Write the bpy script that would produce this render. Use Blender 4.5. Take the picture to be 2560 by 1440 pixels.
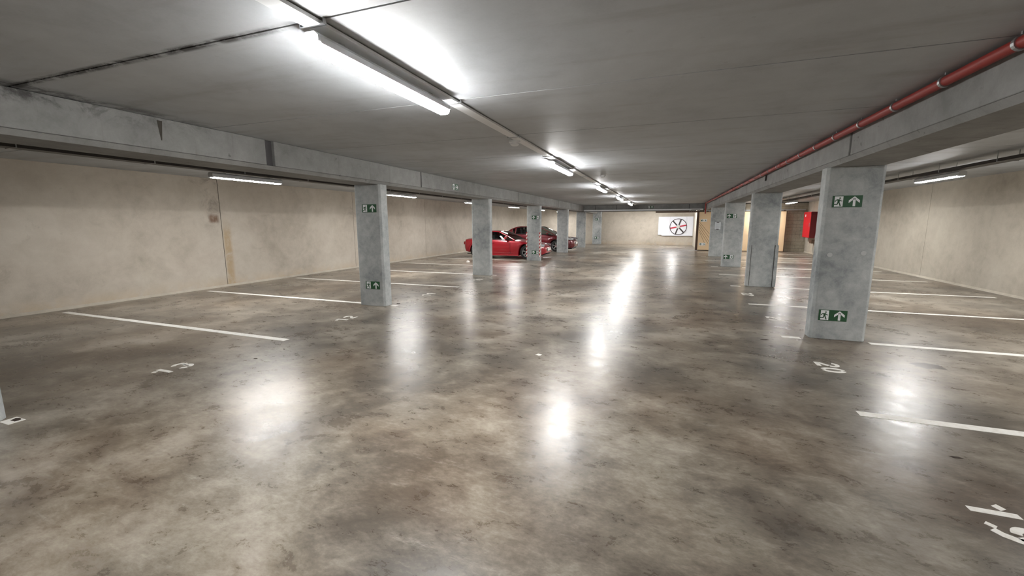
import bpy, bmesh, math, random
from mathutils import Vector, Matrix
random.seed(7)
S = bpy.context.scene
for o in list(bpy.data.objects): bpy.data.objects.remove(o, do_unlink=True)
COL = S.collection

# ------------------------------------------------------------------ camera, world, exposure
CAMH = 1.6
YAW, PITCH, ROLL, FPX = 0.353318, 0.154377, -0.0017206, 1042.06
cam = bpy.data.cameras.new('camera'); cam_o = bpy.data.objects.new('camera', cam); COL.objects.link(cam_o)
cam.sensor_fit = 'HORIZONTAL'; cam.sensor_width = 36.0; cam.lens = 36.0 * FPX / 2560.0
cam.clip_start = 0.05; cam.clip_end = 200
_f = Vector((-math.sin(YAW) * math.cos(PITCH), math.cos(YAW) * math.cos(PITCH), -math.sin(PITCH)))
_r = Vector((math.cos(YAW), math.sin(YAW), 0)); _u = _r.cross(_f)
_r2 = math.cos(ROLL) * _r + math.sin(ROLL) * _u; _u2 = -math.sin(ROLL) * _r + math.cos(ROLL) * _u
cam_o.matrix_world = Matrix(((_r2.x, _u2.x, -_f.x, 0), (_r2.y, _u2.y, -_f.y, 0), (_r2.z, _u2.z, -_f.z, CAMH), (0, 0, 0, 1)))
S.camera = cam_o
W = bpy.data.worlds.new('world'); S.world = W; W.use_nodes = True
W.node_tree.nodes['Background'].inputs[0].default_value = (0.6, 0.6, 0.62, 1)
W.node_tree.nodes['Background'].inputs[1].default_value = 0.02
S.view_settings.view_transform = 'Standard'; S.view_settings.look = 'None'
S.view_settings.gamma = 1.0; S.view_settings.use_curve_mapping = False
S.view_settings.exposure = 1.85
LAMP_E = 52.0                     # radiance of every lit tube cover
LAMP_C = (1.0, 0.99, 0.972)

# ------------------------------------------------------------------ measures (metres)
XL, XR = -10.6, 7.1               # side walls
CEIL = 2.70; BEAMZ = 2.32
YB, YF = -7.0, 33.0               # wall behind the camera, far wall
LCX0, LCX1 = -5.66, -5.06         # left row of columns and beam
RCX0, RCX1 = 1.95, 2.59           # right row
CD = 0.25                         # column depth
PITCHY = 5.17
LCOL = [1.36, 6.60, 11.75, 17.17, 22.45, 27.65]
RCOL = [1.62, 6.77, 11.93, 17.10, 22.25]
STALL = [1.60, 4.18, 6.76, 9.33, 11.91, 14.47, 17.05, 19.63, 22.2, 24.8]

# ------------------------------------------------------------------ materials
MATS = {}
def nt(name):
    m = bpy.data.materials.new(name); m.use_nodes = True
    n = m.node_tree; b = n.nodes['Principled BSDF']
    MATS[name] = m
    return m, n, b
def srgb(r, g, b):
    f = lambda c: (c / 255 / 12.92) if c / 255 <= 0.04045 else ((c / 255 + 0.055) / 1.055) ** 2.4
    return (f(r), f(g), f(b), 1)
def plain(name, col, rough=0.5, metal=0.0, coat=0.0, vary=0.06, spec=0.5, scale=14):
    m, n, b = nt(name)
    b.inputs['Roughness'].default_value = rough; b.inputs['Metallic'].default_value = metal
    b.inputs['Specular IOR Level'].default_value = spec
    b.inputs['Coat Weight'].default_value = coat; b.inputs['Coat Roughness'].default_value = 0.04
    g = n.nodes.new('ShaderNodeTexCoord'); t = n.nodes.new('ShaderNodeTexNoise')
    t.inputs['Scale'].default_value = scale; t.inputs['Detail'].default_value = 4
    n.links.new(g.outputs['Object'], t.inputs['Vector'])
    mx = n.nodes.new('ShaderNodeMix'); mx.data_type = 'RGBA'
    c = Vector(col[:3])
    mx.inputs['A'].default_value = (*(c * (1 - vary)), 1); mx.inputs['B'].default_value = (*[min(1, v) for v in c * (1 + vary)], 1)
    n.links.new(t.outputs['Fac'], mx.inputs['Factor']); n.links.new(mx.outputs['Result'], b.inputs['Base Color'])
    return m
class NB:
    """small helper for building node graphs"""
    def __init__(s, n): s.n = n
    def pos(s): return s.n.nodes.new('ShaderNodeNewGeometry').outputs['Position']
    def mapping(s, vec, scale=(1, 1, 1), loc=(0, 0, 0), rot=(0, 0, 0)):
        m = s.n.nodes.new('ShaderNodeMapping'); m.inputs['Scale'].default_value = scale
        m.inputs['Location'].default_value = loc; m.inputs['Rotation'].default_value = rot
        s.n.links.new(vec, m.inputs['Vector']); return m.outputs['Vector']
    def noise(s, vec, scale, detail=5, rough=0.55, dist=0.0):
        t = s.n.nodes.new('ShaderNodeTexNoise'); t.inputs['Scale'].default_value = scale
        t.inputs['Detail'].default_value = detail; t.inputs['Roughness'].default_value = rough
        t.inputs['Distortion'].default_value = dist
        s.n.links.new(vec, t.inputs['Vector']); return t.outputs['Fac']
    def math(s, op, a, b=None, c=None, clamp=False):
        m = s.n.nodes.new('ShaderNodeMath'); m.operation = op; m.use_clamp = clamp
        for i, v in enumerate((a, b, c)):
            if v is None: continue
            if isinstance(v, (int, float)): m.inputs[i].default_value = v
            else: s.n.links.new(v, m.inputs[i])
        return m.outputs[0]
    def ramp(s, fac, stops):
        r = s.n.nodes.new('ShaderNodeValToRGB'); e = r.color_ramp.elements
        while len(e) > 1: e.remove(e[-1])
        e[0].position = stops[0][0]; e[0].color = stops[0][1]
        for p, c in stops[1:]:
            k = e.new(p); k.color = c
        s.n.links.new(fac, r.inputs['Fac']); return r.outputs['Color']
    def maprange(s, v, a, b, c=0.0, d=1.0):
        m = s.n.nodes.new('ShaderNodeMapRange'); m.interpolation_type = 'SMOOTHSTEP'
        s.n.links.new(v, m.inputs['Value'])
        for k, x in zip(('From Min', 'From Max', 'To Min', 'To Max'), (a, b, c, d)): m.inputs[k].default_value = x
        return m.outputs['Result']
    def mix(s, fac, a, b, mode='MIX'):
        m = s.n.nodes.new('ShaderNodeMix'); m.data_type = 'RGBA'; m.blend_type = mode
        for k, v in (('Factor', fac), ('A', a), ('B', b)):
            if isinstance(v, (int, float)): m.inputs[k].default_value = v
            elif isinstance(v, tuple): m.inputs[k].default_value = v
            else: s.n.links.new(v, m.inputs[k])
        return m.outputs['Result']
    def bump(s, h, strength, dist):
        m = s.n.nodes.new('ShaderNodeBump'); m.inputs['Strength'].default_value = strength
        m.inputs['Distance'].default_value = dist; s.n.links.new(h, m.inputs['Height']); return m.outputs['Normal']
    def sep(s, vec):
        m = s.n.nodes.new('ShaderNodeSeparateXYZ'); s.n.links.new(vec, m.inputs[0]); return m.outputs
    def link(s, a, b): s.n.links.new(a, b)

def concrete(name, dark, mid, light, rough=0.75, big=0.5, spec=0.3, stains=None, contrast=1.0, bump=0.15):
    m, n, b = nt(name); k = NB(n); p = k.pos()
    n1 = k.noise(p, big, 5, 0.6, 0.6); n2 = k.noise(p, big * 7, 6, 0.65, 0.3); n3 = k.noise(p, 60, 3, 0.6)
    v = k.math('ADD', k.math('MULTIPLY', n1, 0.55), k.math('ADD', k.math('MULTIPLY', n2, 0.35), k.math('MULTIPLY', n3, 0.10)))
    v = k.math('ADD', k.math('MULTIPLY', k.math('SUBTRACT', v, 0.5), contrast), 0.5)
    c = k.ramp(v, [(0.30, dark), (0.5, mid), (0.70, light)])
    # pinholes and small blemishes
    ph = k.maprange(k.noise(p, 11, 2, 0.5, 0.2), 0.70, 0.76)
    c = k.mix(k.math('MULTIPLY', ph, 0.25), c, dark)
    if stains: c = stains(k, p, c)
    k.link(c, b.inputs['Base Color'])
    b.inputs['Roughness'].default_value = rough; b.inputs['Specular IOR Level'].default_value = spec
    k.link(k.bump(k.noise(p, 9.0, 2, 0.6), bump, 0.008), b.inputs['Normal'])
    return m

def band(k, v, c, w):            # 1 inside |v-c|<w, soft
    return k.maprange(k.math('ABSOLUTE', k.math('SUBTRACT', v, c)), w, w * 0.35)
def wall_left_stains(k, p, c):
    x, y, z = k.sep(p)
    nz = k.noise(p, 2.5, 6, 0.7, 0.5)
    rust = k.math('MULTIPLY', band(k, y, 7.60, 0.14), k.maprange(nz, 0.30, 0.60))
    rust = k.math('MULTIPLY', rust, k.maprange(z, 1.9, 1.2))
    c = k.mix(k.math('MULTIPLY', rust, 0.75), c, srgb(176, 150, 112))
    gr = k.math('MULTIPLY', band(k, y, 7.25, 0.34), k.maprange(nz, 0.42, 0.66))
    gr = k.math('MULTIPLY', gr, k.maprange(z, 1.0, 2.3))
    c = k.mix(k.math('MULTIPLY', gr, 0.6), c, srgb(112, 100, 92))
    pt = k.math('MULTIPLY', band(k, y, 7.30, 0.17), band(k, z, 1.72, 0.14))
    c = k.mix(k.math('MULTIPLY', pt, k.maprange(nz, 0.3, 0.6)), c, srgb(128, 104, 88))
    blot = k.maprange(k.noise(p, 0.9, 7, 0.75, 1.2), 0.60, 0.74)
    c = k.mix(k.math('MULTIPLY', blot, 0.35), c, srgb(128, 116, 104))
    base = k.math('MULTIPLY', k.maprange(z, 0.35, 0.0), k.maprange(nz, 0.35, 0.6))
    return k.mix(k.math('MULTIPLY', base, 0.45), c, srgb(190, 168, 136))
def beam_stains(k, p, c):
    x, y, z = k.sep(p)
    nz = k.noise(p, 3.2, 7, 0.75, 0.8)
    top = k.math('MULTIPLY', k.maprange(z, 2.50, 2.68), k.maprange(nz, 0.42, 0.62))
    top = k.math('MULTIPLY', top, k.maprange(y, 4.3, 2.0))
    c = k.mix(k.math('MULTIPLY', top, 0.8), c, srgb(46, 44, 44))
    drip = k.noise(k.mapping(p, (1, 3.0, 0.25)), 3.0, 6, 0.7)
    c = k.mix(k.math('MULTIPLY', k.maprange(drip, 0.58, 0.72), 0.35), c, srgb(96, 92, 88))
    spot = k.maprange(k.noise(p, 7.0, 3, 0.6), 0.68, 0.74)
    return k.mix(k.math('MULTIPLY', spot, 0.5), c, srgb(60, 58, 56))
def ceil_stains(k, p, c):
    x, y, z = k.sep(p)
    nz = k.noise(p, 4.0, 7, 0.75, 0.6)
    j = k.math('MULTIPLY', band(k, y, 1.96, 0.055), k.maprange(nz, 0.36, 0.58))
    j = k.math('MULTIPLY', j, k.maprange(x, -1.7, -2.6))
    c = k.mix(k.math('MULTIPLY', j, 0.9), c, srgb(34, 32, 34))
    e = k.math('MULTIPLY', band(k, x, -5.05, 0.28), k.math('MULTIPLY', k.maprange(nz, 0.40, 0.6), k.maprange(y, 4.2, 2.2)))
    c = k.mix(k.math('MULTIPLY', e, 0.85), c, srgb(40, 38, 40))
    st = k.noise(k.mapping(p, (0.35, 2.2, 1)), 1.5, 6, 0.6)
    return k.mix(k.math('MULTIPLY', k.maprange(st, 0.5, 0.72), 0.28), c, srgb(128, 122, 116))

M_WALL_L = concrete('wall_concrete_stained', srgb(164, 155, 142), srgb(190, 181, 168), srgb(206, 198, 186), 0.8, 0.6, stains=wall_left_stains)
M_WALL = concrete('wall_concrete', srgb(156, 148, 135), srgb(182, 174, 160), srgb(198, 191, 177), 0.8, 0.6)
M_COLM = concrete('column_concrete', srgb(132, 137, 139), srgb(168, 172, 172), srgb(192, 195, 194), 0.7, 1.2, contrast=1.5, bump=0.25)
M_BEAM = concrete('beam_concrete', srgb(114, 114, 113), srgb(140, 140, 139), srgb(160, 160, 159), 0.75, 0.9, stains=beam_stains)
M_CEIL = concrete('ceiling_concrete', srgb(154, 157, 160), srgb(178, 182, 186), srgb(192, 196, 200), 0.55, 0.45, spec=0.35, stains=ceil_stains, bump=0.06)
M_FILL = plain('mortar_fill', srgb(188, 191, 190), 0.8, vary=0.08, scale=50)
M_JOINT = plain('joint_dark', srgb(70, 66, 60), 0.9)
M_RECESS = plain('recess_dark', srgb(84, 82, 84), 0.9)
M_BLOCK = concrete('block_concrete', srgb(128, 120, 106), srgb(152, 144, 128), srgb(170, 162, 146), 0.9, 2.0)

def floor_mat():
    m, n, b = nt('polished_concrete'); k = NB(n); p = k.pos()
    big = k.noise(p, 0.42, 3, 0.55, 0.8)
    midn = k.noise(p, 1.25, 6, 0.66, 0.25)
    cloud = k.noise(k.mapping(p, (1.0, 1.7, 1), rot=(0, 0, 0.7)), 4.0, 7, 0.76, 0.25)
    fine = k.noise(k.mapping(p, (1.0, 2.0, 1), rot=(0, 0, 1.1)), 19, 5, 0.75, 0.2)
    v = k.math('ADD', k.math('MULTIPLY', big, 0.28), k.math('ADD', k.math('MULTIPLY', midn, 0.38), k.math('MULTIPLY', cloud, 0.22)))
    v = k.math('ADD', v, k.math('MULTIPLY', fine, 0.12))
    c = k.ramp(v, [(0.385, srgb(62, 54, 47)), (0.455, srgb(92, 82, 72)), (0.51, srgb(128, 118, 105)), (0.56, srgb(160, 151, 138)), (0.63, srgb(190, 183, 172))])
    hue = k.noise(k.mapping(p, loc=(11, 3, 0)), 0.55, 2, 0.5, 0.3)
    c = k.mix(0.20, c, k.ramp(hue, [(0.35, srgb(132, 110, 86)), (0.5, srgb(122, 115, 103)), (0.65, srgb(120, 122, 117))]))
    # dark worn patches and pale trowel scuffs
    dk = k.maprange(k.noise(k.mapping(p, loc=(3, 7, 0)), 0.85, 6, 0.74, 0.3), 0.53, 0.70)
    c = k.mix(k.math('MULTIPLY', dk, 0.62), c, srgb(66, 54, 45))
    sc = k.maprange(k.noise(k.mapping(p, (0.5, 2.2, 1), rot=(0, 0, 0.8)), 5.0, 6, 0.8, 0.15), 0.54, 0.82)
    c = k.mix(k.math('MULTIPLY', sc, 0.55), c, srgb(196, 189, 177))
    k.link(c, b.inputs['Base Color'])
    rg = k.math('ADD', 0.305, k.math('MULTIPLY', k.math('SUBTRACT', cloud, 0.5), 0.30))
    rg = k.math('ADD', rg, k.math('MULTIPLY', dk, -0.05))
    k.link(rg, b.inputs['Roughness'])
    b.inputs['Specular IOR Level'].default_value = 0.5
    k.link(k.bump(k.noise(p, 3.5, 2, 0.55, 0.0), 0.10, 0.03), b.inputs['Normal'])
    return m
M_FLOOR = floor_mat()

def paint_white():
    m, n, b = nt('road_paint'); k = NB(n); p = k.pos()
    w = k.noise(p, 20, 6, 0.7)
    k.link(k.ramp(w, [(0.25, srgb(222, 216, 204)), (0.5, srgb(246, 243, 236)), (0.8, srgb(252, 250, 246))]), b.inputs['Base Color'])
    b.inputs['Roughness'].default_value = 0.5
    return m
M_PAINT = paint_white()
def emis(name, col, e):
    m, n, b = nt(name)
    b.inputs['Base Color'].default_value = (0.9, 0.9, 0.9, 1)
    b.inputs['Emission Color'].default_value = (*col, 1); b.inputs['Emission Strength'].default_value = e
    return m
M_LAMP = emis('lamp_cover_lit', LAMP_C, LAMP_E)
M_HOUSING = plain('lamp_housing_white', srgb(214, 217, 220), 0.5)
M_GALV = plain('galvanised_steel', srgb(176, 178, 180), 0.38, 0.85, scale=30, vary=0.12)
M_DARKMETAL = plain('dark_steel', srgb(62, 58, 56), 0.5, 0.5)
M_REDPIPE = plain('red_pipe_paint', srgb(146, 46, 40), 0.5, vary=0.14)
M_REDCAB = plain('red_cabinet_paint', srgb(206, 28, 42), 0.35, vary=0.04)
M_GREEN = plain('sign_green', srgb(40, 84, 54), 0.35, vary=0.15, scale=40)
M_SIGNW = plain('sign_white', srgb(236, 238, 240), 0.35, vary=0.02)
M_WHITEPL = plain('white_plastic', srgb(226, 228, 230), 0.4, vary=0.02)
M_WHITEPANEL = plain('white_sheet_metal', srgb(238, 240, 248), 0.4, vary=0.03, scale=3)
M_TAN = plain('tan_door_paint', srgb(236, 208, 168), 0.5, vary=0.03, scale=2)
M_TANSTRIPE = plain('tan_door_stripe', srgb(176, 150, 116), 0.6)
M_BROWN = plain('brown_steel', srgb(88, 66, 52), 0.5, vary=0.12)
M_FANRED = plain('fan_red', srgb(190, 50, 72), 0.4)
M_FANDARK = plain('fan_dark', srgb(62, 56, 60), 0.4)
M_FANHUB = plain('fan_hub', srgb(206, 206, 204), 0.4)
M_NOTICE = plain('notice_paper', srgb(206, 212, 216), 0.6, vary=0.03)
M_PAPER = plain('scrap_paper', srgb(240, 238, 232), 0.7)
M_LEAF = plain('dry_leaf', srgb(58, 46, 36), 0.8, vary=0.3)
M_OIL = plain('oil_film', srgb(74, 62, 54), 0.28, vary=0.25, scale=6)
M_TYRE = plain('tyre_rubber', srgb(22, 22, 23), 0.7)
M_RIM = plain('alloy_rim', srgb(196, 198, 200), 0.25, 0.9)
M_BLACK = plain('black_plastic', srgb(18, 18, 20), 0.45)
M_SEAT = plain('seat_cloth', srgb(40, 38, 40), 0.9)
M_PLATE = plain('plate_white', srgb(230, 230, 225), 0.4)
M_HEAD = plain('headlamp_glass', srgb(200, 204, 208), 0.08, 0.3, 1.0)
M_TAIL = plain('tail_glass', srgb(120, 10, 14), 0.1, 0, 1.0)
def carpaint(name, c, r=0.28):
    return plain(name, c, r, 0.25, 1.0, vary=0.03, scale=2)
M_CAR1 = carpaint('bright_red_car_paint', srgb(158, 7, 30))
M_CAR2 = carpaint('dark_red_car_paint', srgb(98, 16, 27))
def glass_mat():
    m = bpy.data.materials.new('tinted_glass'); m.use_nodes = True; n = m.node_tree; n.nodes.clear()
    o = n.nodes.new('ShaderNodeOutputMaterial'); mx = n.nodes.new('ShaderNodeMixShader')
    t = n.nodes.new('ShaderNodeBsdfTransparent'); t.inputs[0].default_value = (0.42, 0.46, 0.44, 1)
    g = n.nodes.new('ShaderNodeBsdfGlossy'); g.inputs['Roughness'].default_value = 0.03
    f = n.nodes.new('ShaderNodeFresnel'); f.inputs[0].default_value = 1.55
    n.links.new(f.outputs[0], mx.inputs[0]); n.links.new(t.outputs[0], mx.inputs[1]); n.links.new(g.outputs[0], mx.inputs[2])
    n.links.new(mx.outputs[0], o.inputs[0]); return m
M_GLASS = glass_mat()
def stripe_mat():
    m, n, b = nt('hazard_stripes'); k = NB(n); x, y, z = k.sep(k.pos())
    s = k.math('ADD', k.math('ADD', x, y), k.math('MULTIPLY', z, -1.0))
    fr = k.math('FRACT', k.math('MULTIPLY', s, 1 / 0.15))
    f = k.math('GREATER_THAN', fr, 0.5)
    k.link(k.mix(f, srgb(238, 228, 222), srgb(178, 44, 48)), b.inputs['Base Color'])
    b.inputs['Roughness'].default_value = 0.45
    return m
M_STRIPE = stripe_mat()

# ------------------------------------------------------------------ mesh helpers
class MB:
    def __init__(s): s.v = []; s.f = []
    def add(s, vs, fs):
        o = len(s.v); s.v += [tuple(v) for v in vs]; s.f += [tuple(i + o for i in f) for f in fs]; return s
    def box(s, x0, x1, y0, y1, z0, z1):
        vs = [(x, y, z) for z in (z0, z1) for y in (y0, y1) for x in (x0, x1)]
        return s.add(vs, [(0, 2, 3, 1), (4, 5, 7, 6), (0, 1, 5, 4), (1, 3, 7, 5), (3, 2, 6, 7), (2, 0, 4, 6)])
    def prism(s, poly, axis, a0, a1):
        """poly: 2d points ccw seen from +axis; axis 'x': (y,z), 'y': (x,z), 'z': (x,y)"""
        def P(p, a): return {'x': (a, p[0], p[1]), 'y': (p[0], a, p[1]), 'z': (p[0], p[1], a)}[axis]
        n = len(poly); vs = [P(p, a0) for p in poly] + [P(p, a1) for p in poly]
        fs = [tuple(range(n))[::-1], tuple(range(n, 2 * n))] + [(i, (i + 1) % n, n + (i + 1) % n, n + i) for i in range(n)]
        return s.add(vs, fs)
    def cyl(s, a, b, r, n=16, r2=None):
        a, b = Vector(a), Vector(b); d = (b - a).normalized(); r2 = r if r2 is None else r2
        t = Vector((0, 0, 1)) if abs(d.z) < 0.9 else Vector((1, 0, 0)); u = d.cross(t).normalized(); w = d.cross(u)
        A = [a + r * (math.cos(2 * math.pi * i / n) * u + math.sin(2 * math.pi * i / n) * w) for i in range(n)]
        B = [b + r2 * (math.cos(2 * math.pi * i / n) * u + math.sin(2 * math.pi * i / n) * w) for i in range(n)]
        return s.add(A + B, [tuple(range(n)), tuple(range(n, 2 * n))[::-1]] + [(i, n + i, n + (i + 1) % n, (i + 1) % n) for i in range(n)])
    def tube(s, pts, r, n=12):
        pts = [Vector(p) for p in pts]; rings = []
        for i, p in enumerate(pts):
            d = ((pts[min(i + 1, len(pts) - 1)] - pts[max(i - 1, 0)])).normalized()
            t = Vector((0, 0, 1)) if abs(d.z) < 0.9 else Vector((0, 1, 0)); u = d.cross(t).normalized(); w = d.cross(u)
            rings.append([p + r * (math.cos(2 * math.pi * k / n) * u + math.sin(2 * math.pi * k / n) * w) for k in range(n)])
        vs = [v for R in rings for v in R]; fs = []
        for i in range(len(rings) - 1):
            for k in range(n):
                a = i * n + k; b = i * n + (k + 1) % n; fs.append((a, a + n, b + n, b))
        fs += [tuple(range(n)), tuple(range(len(vs) - n, len(vs)))[::-1]]
        return s.add(vs, fs)
    def lathe(s, prof, axis_o, axis_d, n=24):
        """prof: list of (r, t) along the axis"""
        o = Vector(axis_o); d = Vector(axis_d).normalized()
        t = Vector((0, 0, 1)) if abs(d.z) < 0.9 else Vector((1, 0, 0)); u = d.cross(t).normalized(); w = d.cross(u)
        vs = []; fs = []
        for r, h in prof:
            for k in range(n): a = 2 * math.pi * k / n; vs.append(o + d * h + r * (math.cos(a) * u + math.sin(a) * w))
        for i in range(len(prof) - 1):
            for k in range(n):
                a = i * n + k; b = i * n + (k + 1) % n; fs.append((a, a + n, b + n, b))
        return s.add(vs, fs)
    def mesh(s, name, mat, smooth=False):
        me = bpy.data.meshes.new(name); me.from_pydata(s.v, [], s.f); me.materials.append(mat)
        bm = bmesh.new(); bm.from_mesh(me); bmesh.ops.recalc_face_normals(bm, faces=bm.faces); bm.to_mesh(me); bm.free()
        if smooth:
            for p in me.polygons: p.use_smooth = True
        me.update(); return me
    def build(s, name, mat, parent=None, smooth=False, bevel=0.0, seg=2):
        o = bpy.data.objects.new(name, s.mesh(name, mat, smooth)); COL.objects.link(o)
        if parent is not None: o.parent = parent
        if bevel:
            b = o.modifiers.new('bevel', 'BEVEL'); b.width = bevel; b.segments = seg; b.limit_method = 'ANGLE'; b.angle_limit = 0.6
        if smooth:
            try:
                o.data.set_sharp_from_angle(angle=math.radians(40))
            except Exception: pass
        return o
def tag(o, label=None, cat=None, group=None, kind=None):
    if label: o['label'] = label
    if cat: o['category'] = cat
    if group: o['group'] = group
    if kind: o['kind'] = kind
    return o
def thing(name, loc=(0, 0, 0), rz=0.0):
    o = bpy.data.objects.new(name, None); COL.objects.link(o); o.location = loc; o.rotation_euler = (0, 0, rz)
    o.empty_display_size = 0.1; return o
def put(name, me, parent, loc=(0, 0, 0)):
    o = bpy.data.objects.new(name, me); COL.objects.link(o); o.parent = parent; o.location = loc; return o
def copy_tree(o, parent=None):
    c = o.copy(); COL.objects.link(c); c.parent = parent
    for ch in list(o.children): copy_tree(ch, c)
    return c

# ------------------------------------------------------------------ the shell
tag(MB().box(XL - 0.3, XR + 0.3, YB - 0.3, YF + 0.6, -0.3, 0.0).build('floor', M_FLOOR), 'glossy stained grey brown polished concrete garage floor', None, kind='structure')
ceil_o = tag(MB().box(XL - 0.3, XR + 0.3, YB - 0.3, YF + 0.6, CEIL + 0.012, CEIL + 0.30).build('ceiling', M_JOINT), 'flat grey concrete slab ceiling with joints between panels', kind='structure')
# ceiling panels with open joints
PW = 1.61; y0 = 1.955
k0 = int(math.floor((YB - y0) / PW)); k1 = int(math.ceil((YF - y0) / PW))
spans = [(XL, LCX0 + 0.05), (LCX1 - 0.05, RCX0 + 0.05), (RCX1 - 0.05, XR)]
for (xa, xb) in spans:
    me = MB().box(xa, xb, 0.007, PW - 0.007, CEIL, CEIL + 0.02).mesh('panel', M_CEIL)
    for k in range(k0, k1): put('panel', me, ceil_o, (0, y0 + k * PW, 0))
# side walls of tall cast panels
def side_wall(name, x, sgn, joints, mat, label):
    w = tag(MB().box(min(x, x + sgn * 0.3), max(x, x + sgn * 0.3), YB, YF, 0, CEIL + 0.05).build(name, M_JOINT), label, kind='structure')
    w.location.x = sgn * 0.012
    js = [YB] + joints + [YF]
    for a, b in zip(js[:-1], js[1:]):
        p = MB().box(min(x - sgn * 0.0, x + sgn * 0.05), max(x, x + sgn * 0.05), a + 0.006, b - 0.006, 0, CEIL + 0.02).build('panel', mat, w, bevel=0.006, seg=1)
        p.location.x = -sgn * 0.012
    return w
side_wall('wall_left', XL, -1, [-2.1, 2.7, 7.48, 12.28, 17.07, 21.85, 26.6], M_WALL_L, 'long beige concrete wall behind the left hand stalls')
side_wall('wall_right', XR, 1, [-3.5, 1.3, 6.1, 10.9, 15.7, 20.5, 25.3], M_WALL, 'long beige concrete wall behind the right hand stalls')
tag(MB().box(XL, XR, YB - 0.3, YB, 0, CEIL).build('wall_back', M_WALL), 'plain concrete wall behind the viewer', kind='structure')
tag(MB().box(XL, XR + 0.3, YF, YF + 0.3, 0, CEIL).build('wall_far', M_WALL_L), 'far beige concrete end wall of the driving lane', kind='structure')
# low concrete kicker along the side walls
for nm, xa, xb in (('trim_1', XL, XL + 0.035), ('trim_2', XR - 0.035, XR)):
    tag(MB().prism([(xa, 0.0), (xb, 0.0), ((xb if xa == XL and False else (xa if xa == XL else xb)), 0.06)] if False else
        ([(xa, 0), (xb, 0), (xa, 0.05)] if xa == XL else [(xa, 0), (xb, 0), (xb, 0.05)]), 'y', YB, 27.0 if xa != XL else YF).build(nm, M_WALL),
        'thin mortar fillet where wall meets floor', kind='structure')
# block wall closing the right hand stalls
wb = tag(MB().box(1.75, XR, 27.02, 27.3, 0, CEIL).build('wall_end_right', M_JOINT), 'grey concrete block wall closing the right hand stalls', kind='structure')
bme = MB().box(0.004, 0.386, 27.0, 27.05, 0.004, 0.186).mesh('block', M_BLOCK)
bmh = MB().box(0.004, 0.191, 27.0, 27.05, 0.004, 0.186).mesh('block', M_BLOCK)
for r in range(14):
    x = 1.76 - (0.195 if r % 2 else 0)
    while x < XR - 0.03:
        if x < 1.75: put('block', bmh, wb, (x + 0.195, 0, r * 0.19))
        elif x + 0.39 > XR: put('block', MB().box(0.004, XR - x - 0.002, 27.0, 27.05, 0.004, 0.186).mesh('block', M_BLOCK), wb, (x, 0, r * 0.19))
        else: put('block', bme, wb, (x, 0, r * 0.19))
        x += 0.39
tag(MB().box(1.75, 2.0, 27.3, YF, 0, CEIL).build('wall_passage', M_WALL), 'short side wall of the far passage beside the fan', kind='structure')

# ------------------------------------------------------------------ columns
ch = 0.035
def colpoly(x0, x1, y0, y1): return [(x0 + ch, y0), (x1 - ch, y0), (x1, y0 + ch), (x1, y1 - ch), (x1 - ch, y1), (x0 + ch, y1), (x0, y1 - ch), (x0, y0 + ch)]
order = ['nearest, at the left picture edge', 'second', 'third', 'fourth', 'fifth', 'sixth']
Llab = ['grey concrete column cut by the left picture edge beside stall 13', 'grey concrete column with two exit signs between stalls 12 and 11',
        'plain grey concrete column standing in front of the bright red car', 'grey concrete column with red and white corner guards before the bright red car',
        'grey concrete column standing before the nose of the dark red car', 'grey concrete column just left of the pale gap by the far wall']
Rlab = ['grey concrete column beside stall 19 at the right', 'large grey concrete column with two exit signs nearest on the right',
        'grey concrete column with dark corner guards and no signs', 'grey concrete column with two arrow first exit signs on the right', 'grey concrete column carrying a pale notice board']
cols = {}
for side, ys, labs, x0, x1 in (('L', LCOL, Llab, LCX0, LCX1), ('R', RCOL, Rlab, RCX0, RCX1)):
    for i, (y, lab) in enumerate(zip(ys, labs)):
        if side == 'R' and i == 0: continue
        o = MB().prism(colpoly(x0, x1, y, y + CD), 'z', 0.0, BEAMZ + 0.001).build('concrete_column', M_COLM, None, bevel=0.006)
        cols[side, i] = tag(o, lab, 'column', 'concrete columns')
o = MB().prism(colpoly(-5.40, -4.75, 32.6, 32.95), 'z', 0, CEIL - 0.005).build('concrete_column', M_COLM); tag(o, 'grey concrete pier against the far wall with two tiny exit signs', 'column', 'concrete columns')
# filled tie holes on the big right column
for dx, z in ((0.13, 1.17), (0.50, 1.20)):
    MB().cyl((RCX0 + dx, RCOL[1] - 0.002, z), (RCX0 + dx, RCOL[1] + 0.01, z), 0.03, 20).build('filled_tie_hole', M_FILL, cols['R', 1])
# corner guards
def guard(x, y, sx, z0, z1, mat, par):
    t = 0.012; w = 0.045 if mat is M_STRIPE else 0.07
    m = MB(); X = lambda a, b: (min(x + sx * a, x + sx * b), max(x + sx * a, x + sx * b))
    a, b = X(-w + t, 0.0); a2, b2 = X(0, t)
    m.box(a if sx > 0 else a, b, y - t, y, z0, z1)
    m.box(a2, b2, y - t, y + w, z0, z1)
    return m.build('corner_guard', mat, par)
guard(LCX0, LCOL[3], -1, 0.16, 1.22, M_STRIPE, cols['L', 3]); guard(LCX1, LCOL[3], 1, 0.16, 1.22, M_STRIPE, cols['L', 3])
guard(RCX0, RCOL[2], -1, 0.02, 1.05, M_COLM, cols['R', 2]); guard(RCX1, RCOL[2], 1, 0.02, 1.05, M_COLM, cols['R', 2])
for sx in (-1, 1):
    x = RCX0 + 0.062 if sx < 0 else RCX1 - 0.062
    MB().box(x - 0.006, x + 0.006, RCOL[2] - 0.010, RCOL[2] + 0.001, 0.02, 1.05).build('guard_edge', M_DARKMETAL, cols['R', 2])

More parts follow.
